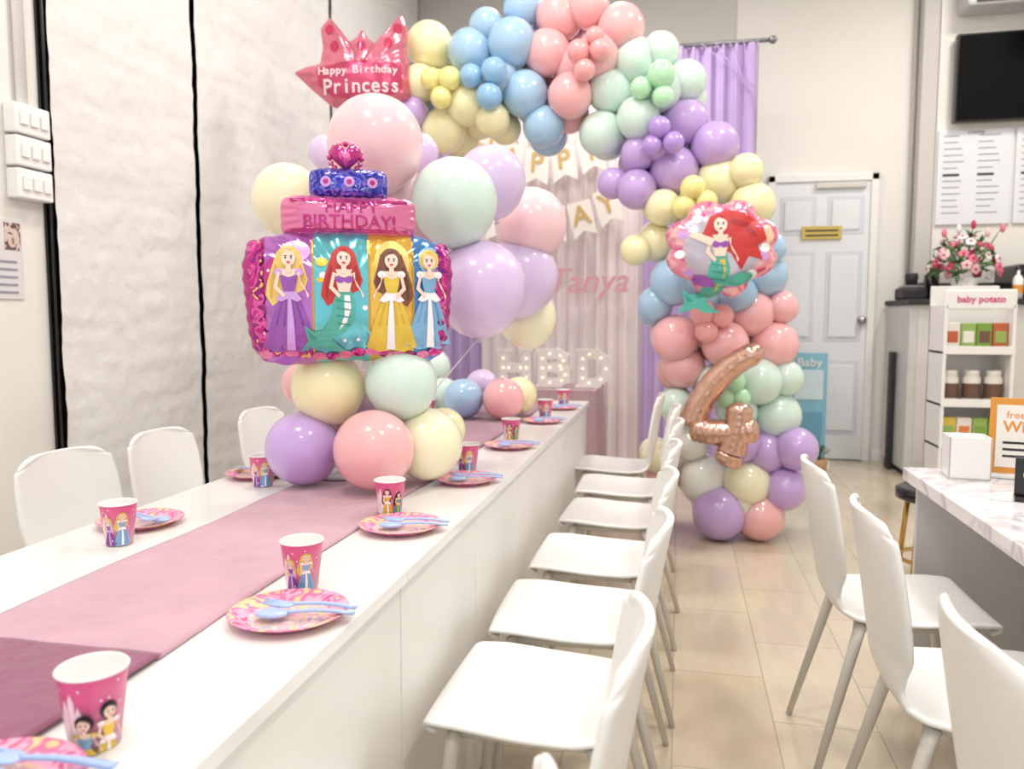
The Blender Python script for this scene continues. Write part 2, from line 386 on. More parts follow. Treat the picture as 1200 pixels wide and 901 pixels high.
cupm = ramp_mat('cup_print', 2, [(0, (244, 200, 220)), (.3, (238, 150, 186)), (.65, (228, 100, 152)), (1, (218, 80, 134))], rough=.35, lo=0, hi=.086, constant=False)
CH = .086
def cupmap(x, z, off):
    r = .0255+.0105*z/CH+off; a = x/.031
    return Vector((r*math.sin(a), -r*math.cos(a), z))
sil = mat('cup_silver_print', (250, 225, 236), .4, var=0)
def cup(x, y, style=0, z=.75, twist=0):
    b = Bd()
    b.lathe([(.001, .004), (.0245, .004), (.0255, 0), (.036, CH)], cupm, 48)
    b.lathe([(.036, CH), (.0375, CH), (.0378, CH+.0015), (.0365, CH+.003), (.0352, CH+.0015), (.0348, CH), (.0247, .008), (.001, .008)], white, 48)
    for cx in (-.062, .055, -.026):
        for k, (dx, h) in enumerate(((-.012, .042), (-.005, .054), (.003, .062), (.010, .047))):
            b.poly([(cx+dx-.0035, .010), (cx+dx+.0035, .010), (cx+dx+.0035, h), (cx+dx, h+.010), (cx+dx-.0035, h)], sil, cupmap, .0003, 1)
    for k in range(14):
        sx = random.uniform(-.09, .09); sz = random.uniform(.05, .080)
        b.oval(sx, sz, .0013, .0013, lite, cupmap, .0004, n=6, rings=1)
    if style == 0:   # two dark-haired princess busts
        princess(b, cupmap, .014, -.030, .092, hairb, dyel, lite, .0005, sub=2, longh=False, e0=.00016)
        princess(b, cupmap, -.010, -.040, .092, hairb, dblu, dyel, .0030, sub=2, longh=False, e0=.00016)
    elif style == 1:
        princess(b, cupmap, .006, .004, .072, hairy, dblu, lite, .0005, sub=1, e0=.0001)
        princess(b, cupmap, -.020, .004, .062, hairy, dpur, lpur, .0005, sub=1, e0=.0001)
    else:
        princess(b, cupmap, -.006, .004, .072, hairn, dyel, lite, .0005, sub=1, e0=.0001)
        princess(b, cupmap, .020, .004, .062, hairb, dtea, dyel, .0005, sub=1, e0=.0001)
    b.v = [Vector((v.x, v.y, max(v.z, 0.0005))) for v in b.v]
    b.make('paper_cup', (x, y, z+.0005), math.atan2(-x, y)+twist)
plm = vor_mat('plate_print', [(214, 84, 136), (240, 170, 200), (230, 120, 166), (240, 206, 150), (240, 150, 184)], 24)
plc = vor_mat('plate_centre', [(150, 180, 225), (240, 204, 160), (236, 176, 200), (250, 226, 206), (196, 150, 205)], 40)
ute = mat('blue_plastic', (168, 192, 238), .3, var=0, coat=.3)
def plate(x, y, z=.75):
    b = Bd()
    b.lathe([(.001, .004), (.045, .004), (.062, .004)], plc, 48)
    b.lathe([(.062, .004), (.068, .005), (.078, .012), (.092, .0155), (.093, .0148), (.078, .010), (.066, .001), (.001, .001)], plm, 56)
    b.make('party_plate', (x, y, z))
def utensils(x, y, rot, z=.766):
    b = Bd()
    for oy, oz, kind, ra in ((-.010, 0, 0, .05), (.012, .004, 1, -.06)):
        M = Matrix.Translation((0, oy, oz)) @ Matrix.Rotation(ra, 4, 'Z')
        n = 14
        def hw(t): return .0046+.0040*t
        vs = []; fs = []
        for i in range(n+1):
            t = i/n; xx = -.025+.105*t; zz = .004*math.sin(t*math.pi)
            w = hw(t)
            vs += [(xx, -w, zz), (xx, 0, zz+.004), (xx, w, zz), (xx, 0, zz-.001)]
        for i in range(n):
            for k in range(4): fs.append([i*4+k, i*4+(k+1) % 4, (i+1)*4+(k+1) % 4, (i+1)*4+k])
        fs += [[0, 1, 2, 3], [n*4+k for k in range(4)]]
        b.add(vs, fs, ute, M)
        if kind == 0:
            b.ell((-.048, 0, -.001), (.027, .0175, .006), ute, 20, 10, M)
        else:
            b.ell((-.036, 0, .0), (.017, .013, .0035), ute, 16, 8, M)
            for k in range(4): b.tube([(-.04, (k-1.5)*.0065, .0), (-.055, (k-1.5)*.0065, .001), (-.072, (k-1.5)*.006, .004)], [.0024, .0022, .0011], ute, 6, M)
    b.make('plastic_cutlery', (x, y, z), rot)
for i, (x, y, st) in enumerate(((-.625, .720, 0), (-.632, 1.225, 1), (-.665, 1.735, 2), (-.625, 2.285, 1), (-.62, 2.90, 2), (-.61, 3.62, 1), (-.60, 4.15, 1))):
    cup(x, y, st)
for i, (x, y) in enumerate(((-.645, .59), (-.592, 1.10), (-.600, 1.63), (-.595, 2.15), (-.595, 2.76), (-.595, 3.46), (-.59, 4.0))):
    dz = .009 if i == 0 else 0
    plate(x, y, .75+dz); utensils(x+.03, y-.005+(.04 if i == 0 else 0), .12+.1*math.sin(i*3), .766+dz)
for x, y, st in ((-1.135, 1.40, 1), (-1.135, 1.98, 1), (-1.15, 2.89, 2), (-1.15, 3.5, 1)): cup(x, y, st)
for x, y in ((-1.195, 1.545), (-1.22, 2.10), (-1.2, 3.02), (-1.2, 3.63)): plate(x, y)
for x, y in ((-1.195, 1.545), (-1.22, 2.10)): utensils(x, y, 2.9)

# ------------------------------------------------------------------ foil helper
def resample(pts, n):
    P = [Vector((p[0], p[1])) for p in pts]; P.append(P[0]); L = [0]
    for a, c in zip(P[:-1], P[1:]): L.append(L[-1]+(c-a).length)
    out = []; j = 0
    for i in range(n):
        d = L[-1]*i/n
        while L[j+1] < d: j += 1
        f = (d-L[j])/max(1e-9, L[j+1]-L[j]); out.append(P[j].lerp(P[j+1], f))
    for _ in range(2): out = [(out[i-1]+out[i]*2+out[(i+1) % n])/4 for i in range(n)]
    return out
def foil(b, pts, m, th, n=144, rings=16, c=(0, 0), M=None, crinkle=.12, cy=0, backm=None):
    P = resample(pts, n); C = Vector(c); R = sorted([(math.atan2((p-C).y, (p-C).x), (p-C).length) for p in P])
    def surf(x, z, off):
        a = math.atan2(z-C.y, x-C.x); d = math.hypot(x-C.x, z-C.y)
        lo, hi = R[-1], R[0]
        for i in range(len(R)-1):
            if R[i][0] <= a <= R[i+1][0]: lo, hi = R[i], R[i+1]; break
        rr = (lo[1]+hi[1])/2; s = min(1, d/rr)
        return (M if M else Matrix.Identity(4)) @ Vector((x, cy-th*math.sqrt(max(0, 1-s**2.4))-off, z))
    for sgn, mm in ((-1, m), (1, backm or m)):
        vs = [(C.x, cy+sgn*th, C.y)]; fs = []
        for k in range(1, rings+1):
            s = math.sin(math.pi/2*k/rings)
            for i, p in enumerate(P):
                q = C+(p-C)*s; h = th*math.sqrt(max(0, 1-s**2.4))
                h *= 1-crinkle*(s**6)*(.5+.5*math.sin(i*2*math.pi*28/n))
                vs.append((q.x, cy+sgn*h, q.y))
        for i in range(n): fs.append([0, 1+i, 1+(i+1) % n])
        for k in range(rings-1):
            for i in range(n): fs.append([1+k*n+i, 1+(k+1)*n+i, 1+(k+1)*n+(i+1) % n, 1+k*n+(i+1) % n])
        b.add(vs, fs, mm, M)
    return surf
def superell(w, h, p=4, n=120, sc=.012, k=34):
    out = []
    for i in range(n):
        t = 2*math.pi*i/n; c, s_ = math.cos(t), math.sin(t)
        r = (abs(c)**p+abs(s_)**p)**(-1/p)*(1+sc*math.sin(k*t)); out.append((w*r*c, h*r*s_))
    return out

# ------------------------------------------------------------------ centrepiece
def BL(b, lst):
    for u, v, r, c, Y in lst:
        p, t = survey(u, v, Y); R = r*t/F/1.02
        if p.z-R*1.15 < .752 and Y < 4.2: p.z = max(p.z, .76+R)
        d = (0, .75, -.55) if p.z-R*1.2 < .79 else (random.uniform(-.2, .2), .3, -1)
        b.balloon(p, R, BM[c], d)
b = Bd()
BL(b, [(355, 527, 44, 'purple', 1.98), (438, 527, 48, 'pink', 1.93), (500, 520, 43, 'cream', 2.08), (385, 453, 44, 'yellow', 2.02), (470, 448, 43, 'mint', 2.04),
       (357, 450, 27, 'pink', 2.22), (520, 503, 26, 'yellow', 2.3), (430, 470, 36, 'lav', 2.2), (400, 500, 36, 'pink', 2.2)])
BL(b, [(440, 168, 57, 'lpink', 2.32), (436, 222, 55, 'lpink', 2.45), (532, 236, 52, 'mint', 2.38), (337, 233, 42, 'cream', 2.35), (562, 337, 56, 'lav', 2.45),
       (575, 212, 42, 'lav', 2.62), (492, 178, 22, 'lav', 2.75), (382, 178, 20, 'lav', 2.75), (400, 250, 45, 'cream', 2.5), (480, 270, 44, 'lpink', 2.6), (500, 330, 40, 'lav', 2.5)])
rod = mat('clear_rod', (225, 225, 230), .2, var=0)
base = Vector((-.97, 2.15, .80))
b.lathe([(.001, .01), (.09, .01), (.1, 0), (.001, 0)], rod, 24, Matrix.Translation((-.97, 2.15, .76)))
for u, v, Y in ((440, 225, 2.36), (436, 277, 2.47), (532, 288, 2.40), (337, 270, 2.37), (562, 395, 2.47), (575, 250, 2.62), (400, 290, 2.5)):
    p, _ = survey(u, v, Y); b.tube([base, (base+p)/2+Vector((0, .03, -.05)), p], .0022, rod, 6)
b.tube([(-.97, 2.15, .765), (-.97, 2.15, 1.5)], .006, rod, 8)
b.world('balloon_bouquet_stand')
b = Bd()
BL(b, [(543, 467, 24, 'blue', 3.45), (590, 468, 25, 'pink', 3.45), (608, 463, 22, 'yellow', 3.6), (565, 452, 20, 'lav', 3.65), (520, 462, 20, 'mint', 3.6),
       (622, 262, 43, 'lpink', 3.0), (608, 324, 47, 'lav', 3.0), (617, 371, 36, 'cream', 3.15)])
bp, _ = survey(572, 478, 3.6)
for u, v, Y in ((622, 308, 3.02), (608, 370, 3.02), (617, 408, 3.16)):
    p, _ = survey(u, v, Y); b.tube([bp, (bp+p)/2+Vector((-.03, .05, .0)), p], .0022, rod, 6)
b.world('balloon_bouquet_stand')

# cake-shaped foil balloon
c0, t0 = survey(411, 350, 1.98); k = t0/F
fb = ramp_mat('cake_foil_print', 0, [(0, (176, 46, 126)), (.10, (180, 108, 192)), (.325, (100, 192, 202)), (.585, (234, 184, 78)), (.795, (80, 132, 198)), (.95, (176, 50, 136))],
              rough=.16, metal=.55, lo=-118*k, hi=118*k, bump=.45, bscale=8)
mag = mat('foil_magenta', (206, 64, 140), .16, metal=.65, var=.05, bump=.4, bscale=14); pkf = mat('foil_pink', (238, 130, 178), .18, metal=.55, var=.05, bump=.4, bscale=14)
indigo = vor_mat('foil_indigo_scroll', [(40, 44, 150), (60, 70, 190), (130, 110, 215), (44, 50, 160), (150, 170, 240)], 34, .2, .6)
magsc = vor_mat('foil_magenta_scroll', [(120, 30, 130), (196, 40, 130), (225, 90, 170), (150, 36, 120), (250, 190, 120)], 22, .2, .55)
b = Bd()
out = [(x*k*1.0, z*k) for x, z in superell(118, 77, 5, sc=.018)]
out = [(x*(1+.05*(z/(77*k))), z+(.06*k*77*math.cos(x/(118*k)*math.pi))) for x, z in out]
sf = foil(b, out, fb, .085, backm=mag, n=224, crinkle=.3)
for i in range(9):
    zz = (-58+i*14.5)*k
    for sx in (-1, 1):
        b.oval(sx*103*k*(1+.04*zz/(77*k)), zz, 9*k, 8*k, magsc, sf, .0012, .4*i)
for xx in (-42, 20, 70):
    b.poly([(xx*k-.003, -66*k), (xx*k+.003, -66*k), (xx*k+.003, 66*k), (xx*k-.003, 66*k)], gold, sf, .001, 3)
b.oval(-60*k, 52*k, 16*k, 12*k, lpur, sf, .0011); b.oval(-86*k, 20*k, 9*k, 24*k, mag, sf, .0011); b.oval(46*k, 40*k, 20*k, 26*k, mat('print_amber', (250, 214, 120), .3, metal=.3, var=.05), sf, .0011)
b.oval(90*k, 44*k, 14*k, 16*k, dblu, sf, .0011)
for i in range(10): b.oval((-38+(i*23) % 54)*k, (-50+(i*37) % 110)*k, (2+i % 3)*k, (2+i % 3)*k, lite, sf, .0013, n=10, rings=1)
for i in range(10): b.oval((-96+(i*17) % 48)*k, (-40+(i*29) % 104)*k, 1.6*k, 1.6*k, lite, sf, .0013, n=8, rings=1)
for i in range(14):
    b.oval((-96+i*14.8)*k, -(64-3*math.sin(i))*k, 8*k, 5*k, magsc if i % 2 else pkf, sf, .0014, 0)
princess(b, sf, -68*k, -58*k, 122*k, hairy, dpur, lpur, .002)
princess(b, sf, -8*k, -58*k, 122*k, hairr, dtea, lite, .002, kind='mermaid')
princess(b, sf, 45*k, -58*k, 120*k, hairn, dyel, lite, .002, flip=-1)
princess(b, sf, 89*k, -56*k, 118*k, hairy, dblu, lite, .002, longh=False)
b.oval(-32*k, 40*k, 7*k, 5*k, dyel, sf, .0025); b.oval(-34*k, 20*k, 4*k, 3*k, dyel, sf, .0025)
M2 = Matrix.Translation((0, 0, 93*k))
s2 = foil(b, [(x*k, z*k) for x, z in superell(77, 25, 6, sc=.02)], pkf, .065, M=M2, backm=mag, crinkle=.3)
for z in (-17, 17):
    b.poly([(-66*k, z*k-.004), (66*k, z*k-.004), (66*k, z*k+.004), (-66*k, z*k+.004)], mag, s2, .001, 3)
b.text('HAPPY', 20*k, mag, None, .0005, off=.0006, mp=lambda x, z, o: s2(x+2*k, z+9*k, .003+o))
b.text('BIRTHDAY!', 21*k, mag, None, .0005, off=.0006, mp=lambda x, z, o: s2(x, z-8*k, .003+o))
M3 = Matrix.Translation((0, 0, 131*k))
s3 = foil(b, [(x*k, z*k) for x, z in superell(45, 18, 5, sc=.03)], indigo, .05, M=M3)
for xx in (-26, 0, 26): b.oval(xx*k, 0, 6*k, 6*k, lpur, s3, .002); b.oval(xx*k, 0, 3*k, 3*k, mag, s3, .0024)
heart = [(math.copysign(1, math.sin(t))*abs(16*math.sin(t)**3)*1.15*k, (13*math.cos(t)-5*math.cos(2*t)-2*math.cos(3*t)-math.cos(4*t)+2)*1.15*k) for t in [2*math.pi*i/80 for i in range(80)]]
M4 = Matrix.Translation((-3*k, 0, 160*k))
hs = foil(b, heart, mag, .03, n=80, M=M4)
b.oval(0, 2*k, 8*k, 6.5*k, magsc, hs, .002); b.oval(0, 2*k, 4.5*k, 3.5*k, pkf, hs, .003)
for a in range(16):
    t = 2*math.pi*a/16; q = (-3*k+18*k*math.cos(t), 0, 161*k+16*k*math.sin(t)); b.ell(q, (3.4*k, .008, 3.4*k), pkf if a % 2 else mag, 8, 6)
b.tube([(0, .02, -70*k), (.0, .04, -150*k)], .004, rod, 8)
b.make('foil_balloon_cake', c0, math.radians(25))

# ------------------------------------------------------------------ arch
arch = [
 (503, 53, 27, 'yellow'), (492, 98, 22, 'yellow'), (548, 122, 25, 'yellow'), (520, 153, 26, 'yellow'), (577, 140, 20, 'yellow'), (512, 100, 18, 'yellow'),
 (551, 60, 26, 'blue'), (570, 30, 20, 'blue'), (600, 50, 28, 'blue'), (615, 110, 27, 'blue'), (612, 10, 22, 'blue'), (637, 148, 24, 'blue'), (585, 90, 22, 'blue'),
 (655, 20, 27, 'pink'), (690, 8, 24, 'pink'), (641, 62, 27, 'pink'), (728, 32, 27, 'pink'), (668, 112, 26, 'pink'), (700, 65, 26, 'pink'), (672, 78, 24, 'pink'),
 (745, 70, 26, 'mint'), (715, 106, 26, 'mint'), (705, 157, 26, 'mint'), (748, 138, 25, 'mint'), (774, 60, 22, 'mint'), (804, 95, 24, 'mint'), (775, 105, 24, 'mint'),
 (803, 143, 27, 'purple'), (838, 170, 27, 'purple'), (748, 180, 20, 'purple'), (790, 200, 28, 'purple'), (746, 222, 23, 'purple'), (718, 215, 17, 'purple'), (770, 170, 20, 'purple'),
 (843, 212, 27, 'yellow'), (874, 200, 20, 'yellow'), (882, 240, 26, 'yellow'), (777, 243, 21, 'yellow'), (768, 284, 22, 'yellow'), (745, 293, 16, 'yellow'), (815, 240, 24, 'yellow'),
 (790, 330, 28, 'blue'), (896, 322, 26, 'blue'), (768, 356, 20, 'blue'), (903, 290, 16, 'blue'), (830, 350, 24, 'blue'), (865, 345, 22, 'blue'), (840, 300, 24, 'blue'),
 (791, 396, 27, 'pink'), (880, 367, 27, 'pink'), (850, 403, 27, 'pink'), (908, 404, 27, 'pink'), (801, 430, 25, 'pink'), (916, 360, 19, 'pink'), (825, 385, 22, 'pink'),
 (889, 447, 27, 'mint'), (920, 443, 21, 'mint'), (911, 487, 27, 'mint'), (792, 475, 20, 'mint'), (865, 482, 22, 'mint'), (840, 450, 24, 'mint'),
 (897, 530, 25, 'purple'), (933, 526, 25, 'purple'), (919, 573, 25, 'purple'), (868, 520, 22, 'purple'), (880, 545, 20, 'purple'),
 (875, 566, 28, 'cream'), (826, 563, 29, 'white'), (769, 562, 22, 'pink'), (810, 520, 20, 'white'), (770, 535, 20, 'cream'),
 (843, 612, 31, 'purple'), (890, 616, 28, 'pink'), (865, 590, 22, 'cream'),
 (484, 132, 17, 'purple'), (497, 172, 18, 'purple')]
small = [(505, 92, 13, 'syellow'), (527, 92, 14, 'syellow'), (517, 114, 13, 'syellow'), (579, 83, 16, 'sblue'), (573, 113, 16, 'sblue'), (552, 89, 14, 'sblue'),
 (678, 60, 14, 'spink'), (703, 58, 13, 'spink'), (685, 82, 13, 'spink'), (697, 42, 11, 'spink'), (775, 87, 17, 'sgreen'), (751, 103, 13, 'sgreen'), (777, 113, 13, 'sgreen'),
 (773, 149, 13, 'spurple'), (789, 167, 13, 'spurple'), (764, 171, 12, 'spurple'), (812, 220, 15, 'syellow'), (802, 243, 14, 'syellow'), (828, 236, 13, 'syellow'),
 (824, 366, 16, 'spink'), (846, 370, 14, 'spink'), (828, 388, 14, 'spink'), (860, 447, 14, 'sgreen'), (850, 466, 13, 'sgreen'), (868, 466, 12, 'sgreen')]
b = Bd(); YA = 4.42
for u, v, r, c in arch:
    Y = YA+random.uniform(-.05, .06)
    p, t = survey(u, v, Y); R = max(r, 18)*1.04*t/F/1.02
    p.z = max(p.z, R*1.02)
    b.balloon(p, R, BM[c], (random.uniform(-.4, .4), .9, random.uniform(-.6, 0)))
    q = p+Vector((random.uniform(-.04, .04), .21, random.uniform(-.04, .04))); q.z = max(q.z, R)
    if r >= 20: b.balloon(q, R*.96, BM[c], (random.uniform(-.4, .4), -.9, -.2))
for u, v, r, c in small:
    p, t = survey(u, v, YA-.16); b.balloon(p, r*t/F/1.02, BM[c], (random.uniform(-.3, .3), .9, random.uniform(-.5, .2)), 24)
for i, cname in enumerate(['lav', 'purple', 'lpink', 'pink', 'mint', 'white', 'blue', 'lav', 'yellow', 'cream', 'pink', 'lpink', 'blue']):
    z = .13+i*.19
    for sx in (-1, 1): b.balloon((-1.62+sx*.11+.03*math.sin(i*2), YA+.1+.05*math.cos(i*3), z+.03*sx), .125, BM[cname], (0, .9, -.3))
ab = b.world('balloon_arch')
# foil 4
rg = mat('foil_rose_gold', (224, 180, 160), .2, metal=.9, var=.03, bump=.4, bscale=13)
b = Bd(); c4, t4 = survey(847, 478, YA-.30); k4 = t4/F
def four(pts, wl):
    P = []; Rr = []; n = 28
    L = [Vector((p[0]*k4, 0, -p[1]*k4)) for p in pts]
    for i in range(n+1):
        s = i/n*(len(L)-1); j = min(int(s), len(L)-2); P.append(L[j].lerp(L[j+1], s-j))
    for _ in range(3): P = [P[0]]+[(P[i-1]+P[i]*2+P[i+1])/4 for i in range(1, n)]+[P[-1]]
    for i in range(n+1):
        e = min(i, n-i)/3.0; w = wl[0]+(wl[1]-wl[0])*i/n
        Rr.append(w*k4*math.sqrt(max(.03, 1-(1-min(1, e))**2))*(1+.04*math.sin(i*2.4)))
    b.tube(P, Rr, rg, 20)
four([(44, -70), (14, -54), (-12, -28), (-30, 2), (-38, 26)], (13, 17))
four([(-38, 24), (-12, 30), (18, 28), (42, 22)], (16, 15))
four([(20, -8), (18, 20), (12, 48), (5, 68)], (15, 17))
b.make('foil_balloon_number', c4, math.radians(-14))
# crown foil
b = Bd(); cc, tk = survey(420, 92, 4.22); kk = tk/F
crp = [(-74, 4), (-58, 11), (-44, 14), (-40, 34), (-43, 54), (-32, 68), (-21, 56), (-9, 40), (-2, 46), (6, 56), (13, 44), (20, 40), (38, 60), (52, 74), (59, 54), (56, 34), (60, 18), (60, -22), (20, -38), (-30, -34), (-52, -16)]
crm = mat('foil_crown_pink', (238, 130, 152), .18, metal=.55, var=.08, scale=14, bump=.4, bscale=10)
sc_ = foil(b, [(x*kk, z*kk) for x, z in crp], crm, .10, n=200, crinkle=.2)
band = mat('foil_crown_band', (218, 76, 116), .2, metal=.5, var=.1, scale=16)
b.poly([(x*kk, z*kk) for x, z in ((-46, 5), (-20, 12), (10, 15), (50, 14), (52, -16), (20, -29), (-28, -26), (-44, -13))], band, sc_, .0012, 4)
txm = mat('foil_text', (255, 225, 230), .4, var=0)
for i, ch in enumerate('Happy Birthday'):
    b.text(ch, 12*kk, txm, None, .0005, off=.0008, mp=lambda x, z, o, i=i: sc_((-40+i*6.4)*kk+x, (1+.8*i*.5)*kk+z, .006+o))
for i, ch in enumerate('Princess'):
    b.text(ch, 22*kk, txm, None, .0005, off=.0012, mp=lambda x, z, o, i=i: sc_((-34+i*11)*kk+x, (-16+i*.6)*kk+z, .006+o))
hot = mat('foil_hot_red', (206, 60, 96), .2, metal=.5)
for x, z in ((-31, 50), (47, 54), (5, 32), (-25, 30), (36, 36)): b.oval(x*kk, z*kk, 5*kk, 6*kk, hot, sc_, .004)
b.make('foil_balloon_crown', cc, math.radians(18))
# mermaid shell foil
b = Bd(); cm_, tm_ = survey(845, 292, YA-.34); km = tm_/F
pts = []
for i in range(180):
    t = -math.pi/2+2*math.pi*i/180; ph = (t+math.pi/2)/(2*math.pi)   # scallop shell: lobes round the top, narrow hinge below
    rr = .90+.16*abs(math.sin(ph*math.pi*8))
    x = 64*math.cos(t)*rr*(1 if math.sin(t) > -.2 else 1-.35*(-math.sin(t)-.2)); z = 56*math.sin(t)*rr; pts.append((x*km, z*km))
msh = vor_mat('foil_shell', [(222, 90, 140), (242, 150, 176), (248, 190, 196), (232, 120, 160), (250, 215, 185)], 7, .2, .5)
ss = foil(b, pts, msh, .085, backm=mag, n=200, crinkle=.25)
b.oval(0, 0, 44*km, 40*km, mat('foil_sea', (222, 214, 230), .2, metal=.45, var=.15), ss, .001, n=40, rings=8)
for i in range(12):
    t = i*.55; b.oval(48*km*math.cos(t), 42*km*math.sin(t), 6*km, 5*km, lpur if i % 2 else lite, ss, .0012)
b.poly([(x*km, z*km) for x, z in ((-14, 36), (4, 44), (26, 40), (44, 26), (50, 10), (40, 2), (46, -14), (30, -10), (22, -26), (10, -6), (-8, 0), (-22, 16))], hairr, ss, .002, 3)
b.poly([(x*km, z*km) for x, z in ((10, 34), (30, 28), (40, 12), (34, 12), (24, 22), (8, 28))], hfold[hairr], ss, .0024, 3)
princess(b, ss, -2*km, -72*km, 118*km, hairr, dtea, dyel, .003, kind='mermaid', longh=False)
b.poly([(x*km, z*km) for x, z in ((-38, 14), (-32, 19), (-8, 10), (-12, 2))], skin, ss, .013, 2)
b.oval(20*km, -36*km, 16*km, 7*km, dtea, ss, .014, .3); b.oval(-20*km, -38*km, 14*km, 6*km, dpur, ss, .014, -.3)
b.make('foil_balloon_mermaid', cm_, 0)

# ------------------------------------------------------------------ backdrop
YD = 6.15
def X(u, Y=YD): return survey(u, 372, Y)[0].x
zt = survey(850, 52, YD)[0].z
sheer = mat('drape_white', (242, 230, 231), .85, var=.03, scale=2); purp = mat('drape_purple', (198, 172, 224), .8, var=.04, scale=2)
b = Bd()
def drape(x0, x1, m, amp, freq, y0=YD):
    def fn(s, t):
        x = x0+(x1-x0)*s; z = .02+(zt-.02)*t
        return Vector((x, y0+amp*(math.sin(x*freq)+.4*math.sin(x*freq*2.3+z*.6))*(.7+.3*t)+.01*math.sin(z*2+x*8), z))
    b.sheet(fn, int((x1-x0)*110), 24, m)
drape(X(560), X(757), sheer, .020, 62)
drape(X(752), X(778), purp, .022, 80, YD-.02); drape(X(790), X(880), purp, .025, 62, YD+.01)
drape(X(776), X(800), purp, .022, 80, YD-.01)
drape(X(478), X(565), purp, .025, 62, YD-.01)
st = mat('grey_metal', (140, 140, 145), .35, metal=.7)
b.tube([(X(470), YD, zt+.01), (X(897), YD, zt+.01)], .016, st); b.ell((X(897), YD, zt+.01), .03, st)
for xx in (X(476), X(880)):
    b.tube([(xx, YD+.07, 0), (xx, YD+.07, zt)], .014, st); b.box(xx-.2, xx+.2, YD+.04, YD+.10, 0, .02, st, .004)
for i in range(5):
    b.tube([(X(815+i*16), YD-.06, zt), (X(880), YD-.06, zt-.35-.1*i)], .003, purp, 6)
b.world('backdrop_curtain')
# bunting
card = mat('banner_card', (246, 238, 230), .7, var=0); gtx = mat('banner_gold', (212, 178, 112), .4, metal=.3, var=0)
b = Bd()
def bunt(items, Yb):
    pts = []
    for ch, u, v, rot in items:
        p, t = survey(u, v, Yb); w = 14*t/F; h = 21*t/F; M = Matrix.Translation(p) @ Matrix.Rotation(rot, 4, 'Y')
        vs = [(-w, 0, h), (w, 0, h), (w, 0, -h), (0, 0, -h*.62), (-w, 0, -h)]; vs2 = [(x, .006, z) for x, _, z in vs]
        b.add(vs+vs2, [[0, 1, 2, 3, 4], [5, 6, 7, 8, 9]]+[[i, (i+1) % 5, (i+1) % 5+5, i+5] for i in range(5)], card, M, False)
        b.text(ch, h*1.5, gtx, M @ Matrix.Translation((0, -.004, h*.18)) @ RX, .001, off=.004)
        pts += [M @ Vector((-w, .005, h)), M @ Vector((w, .005, h))]
    b.tube(pts, .004, gtx, 6)
bunt([('H', 566, 176, .25), ('A', 598, 190, .2), ('P', 629, 195, .06), ('P', 661, 191, -.12), ('Y', 693, 181, -.2)], YD-.12)
bunt([('T', 585, 262, .15), ('H', 617, 265, .05), ('D', 649, 263, -.05), ('A', 682, 257, -.25), ('Y', 713, 243, -.3)], YD-.12)
b.world('birthday_bunting')
b = Bd(); p, t = survey(674, 330, YD-.1)
pt = mat('pink_glitter', (240, 176, 190), .4, var=.1, scale=60)
b.text('Nutri Tanya', 40*t/F, pt, Matrix.Translation(p+Vector((-.24, 0, 0))) @ RX, .006, off=.003, shear=.25); b.world('name_sign')
# dessert table with marquee letters
b = Bd(); seq = mat('sequin_pink', (224, 188, 196), .4, metal=.3, var=.15, scale=90, bump=.4, bscale=120)
xa, xb = X(560, 5.4), X(702, 5.4)
def cl(s, t):
    P = [(xa, 5.25), (xb, 5.25), (xb, 5.8), (xa, 5.8), (xa, 5.25)]; q = s*4; i = min(3, int(q)); f = q-i
    x = P[i][0]*(1-f)+P[i+1][0]*f; y = P[i][1]*(1-f)+P[i+1][1]*f; z = .01+.72*t
    cx, cy = (xa+xb)/2, 5.52; fl = (1-t)*.04*(1+math.sin(s*150))
    return Vector((x+(x-cx)*fl*.8, y+(y-cy)*fl, z))
b.sheet(cl, 400, 10, seq); b.box(xa, xb, 5.25, 5.8, .715, .735, seq, .004); b.world('dessert_table')
b = Bd(); bulb = mat('marquee_bulb', (255, 240, 205), .3, var=0, emit=1.0); mw = mat('marquee_white', (246, 242, 238), .5, var=0)
strokes = {'H': [[(0, 0), (0, 1)], [(.62, 0), (.62, 1)], [(0, .5), (.62, .5)]],
           'B': [[(0, 0), (0, 1)], [(0, 1), (.38, 1), (.55, .88), (.55, .64), (.38, .53), (0, .53)], [(.38, .53), (.6, .4), (.6, .14), (.4, 0), (0, 0)]],
           'D': [[(0, 0), (0, 1)], [(0, 1), (.34, 1), (.6, .75), (.6, .25), (.34, 0), (0, 0)]]}
hh = survey(640, 406, 5.4)[0].z-.755; x = X(585, 5.4)+.035; sw = .034; nstr = 0
for ch in 'HBD':
    for st_ in strokes[ch]:
        for p0, p1 in zip(st_[:-1], st_[1:]):
            nstr += 1; yo = .0016*(nstr % 7)          # every bar a different thickness so no faces coincide
            a = Vector((x+p0[0]*hh, 5.4, .739+sw+p0[1]*(hh-2*sw))); c = Vector((x+p1[0]*hh, 5.4, .739+sw+p1[1]*(hh-2*sw)))
            d = c-a; L = d.length; ang = math.atan2(d.z, d.x)
            M = Matrix.Translation(a) @ Matrix.Rotation(-ang, 4, 'Y')
            b.box(-sw*.9, L+sw*.9, -.022-yo, .022+yo, -sw+yo*.1, sw-yo*.1, mw, 0, M)
            nb = max(1, int(L/.065))
            for q in range(nb): b.ell((L*(q+.5)/nb, -.036, 0), .008, bulb, 10, 8, M)
    for xx in ((0, .62) if ch == 'H' else (0,)):
        for zz in (.7385, .739+hh-.0215): b.box(x+xx*hh-.052, x+xx*hh+.052, 5.367, 5.433, zz, zz+.022, mw, 0)
    x += hh*.62+.115
b.world('marquee_letters')

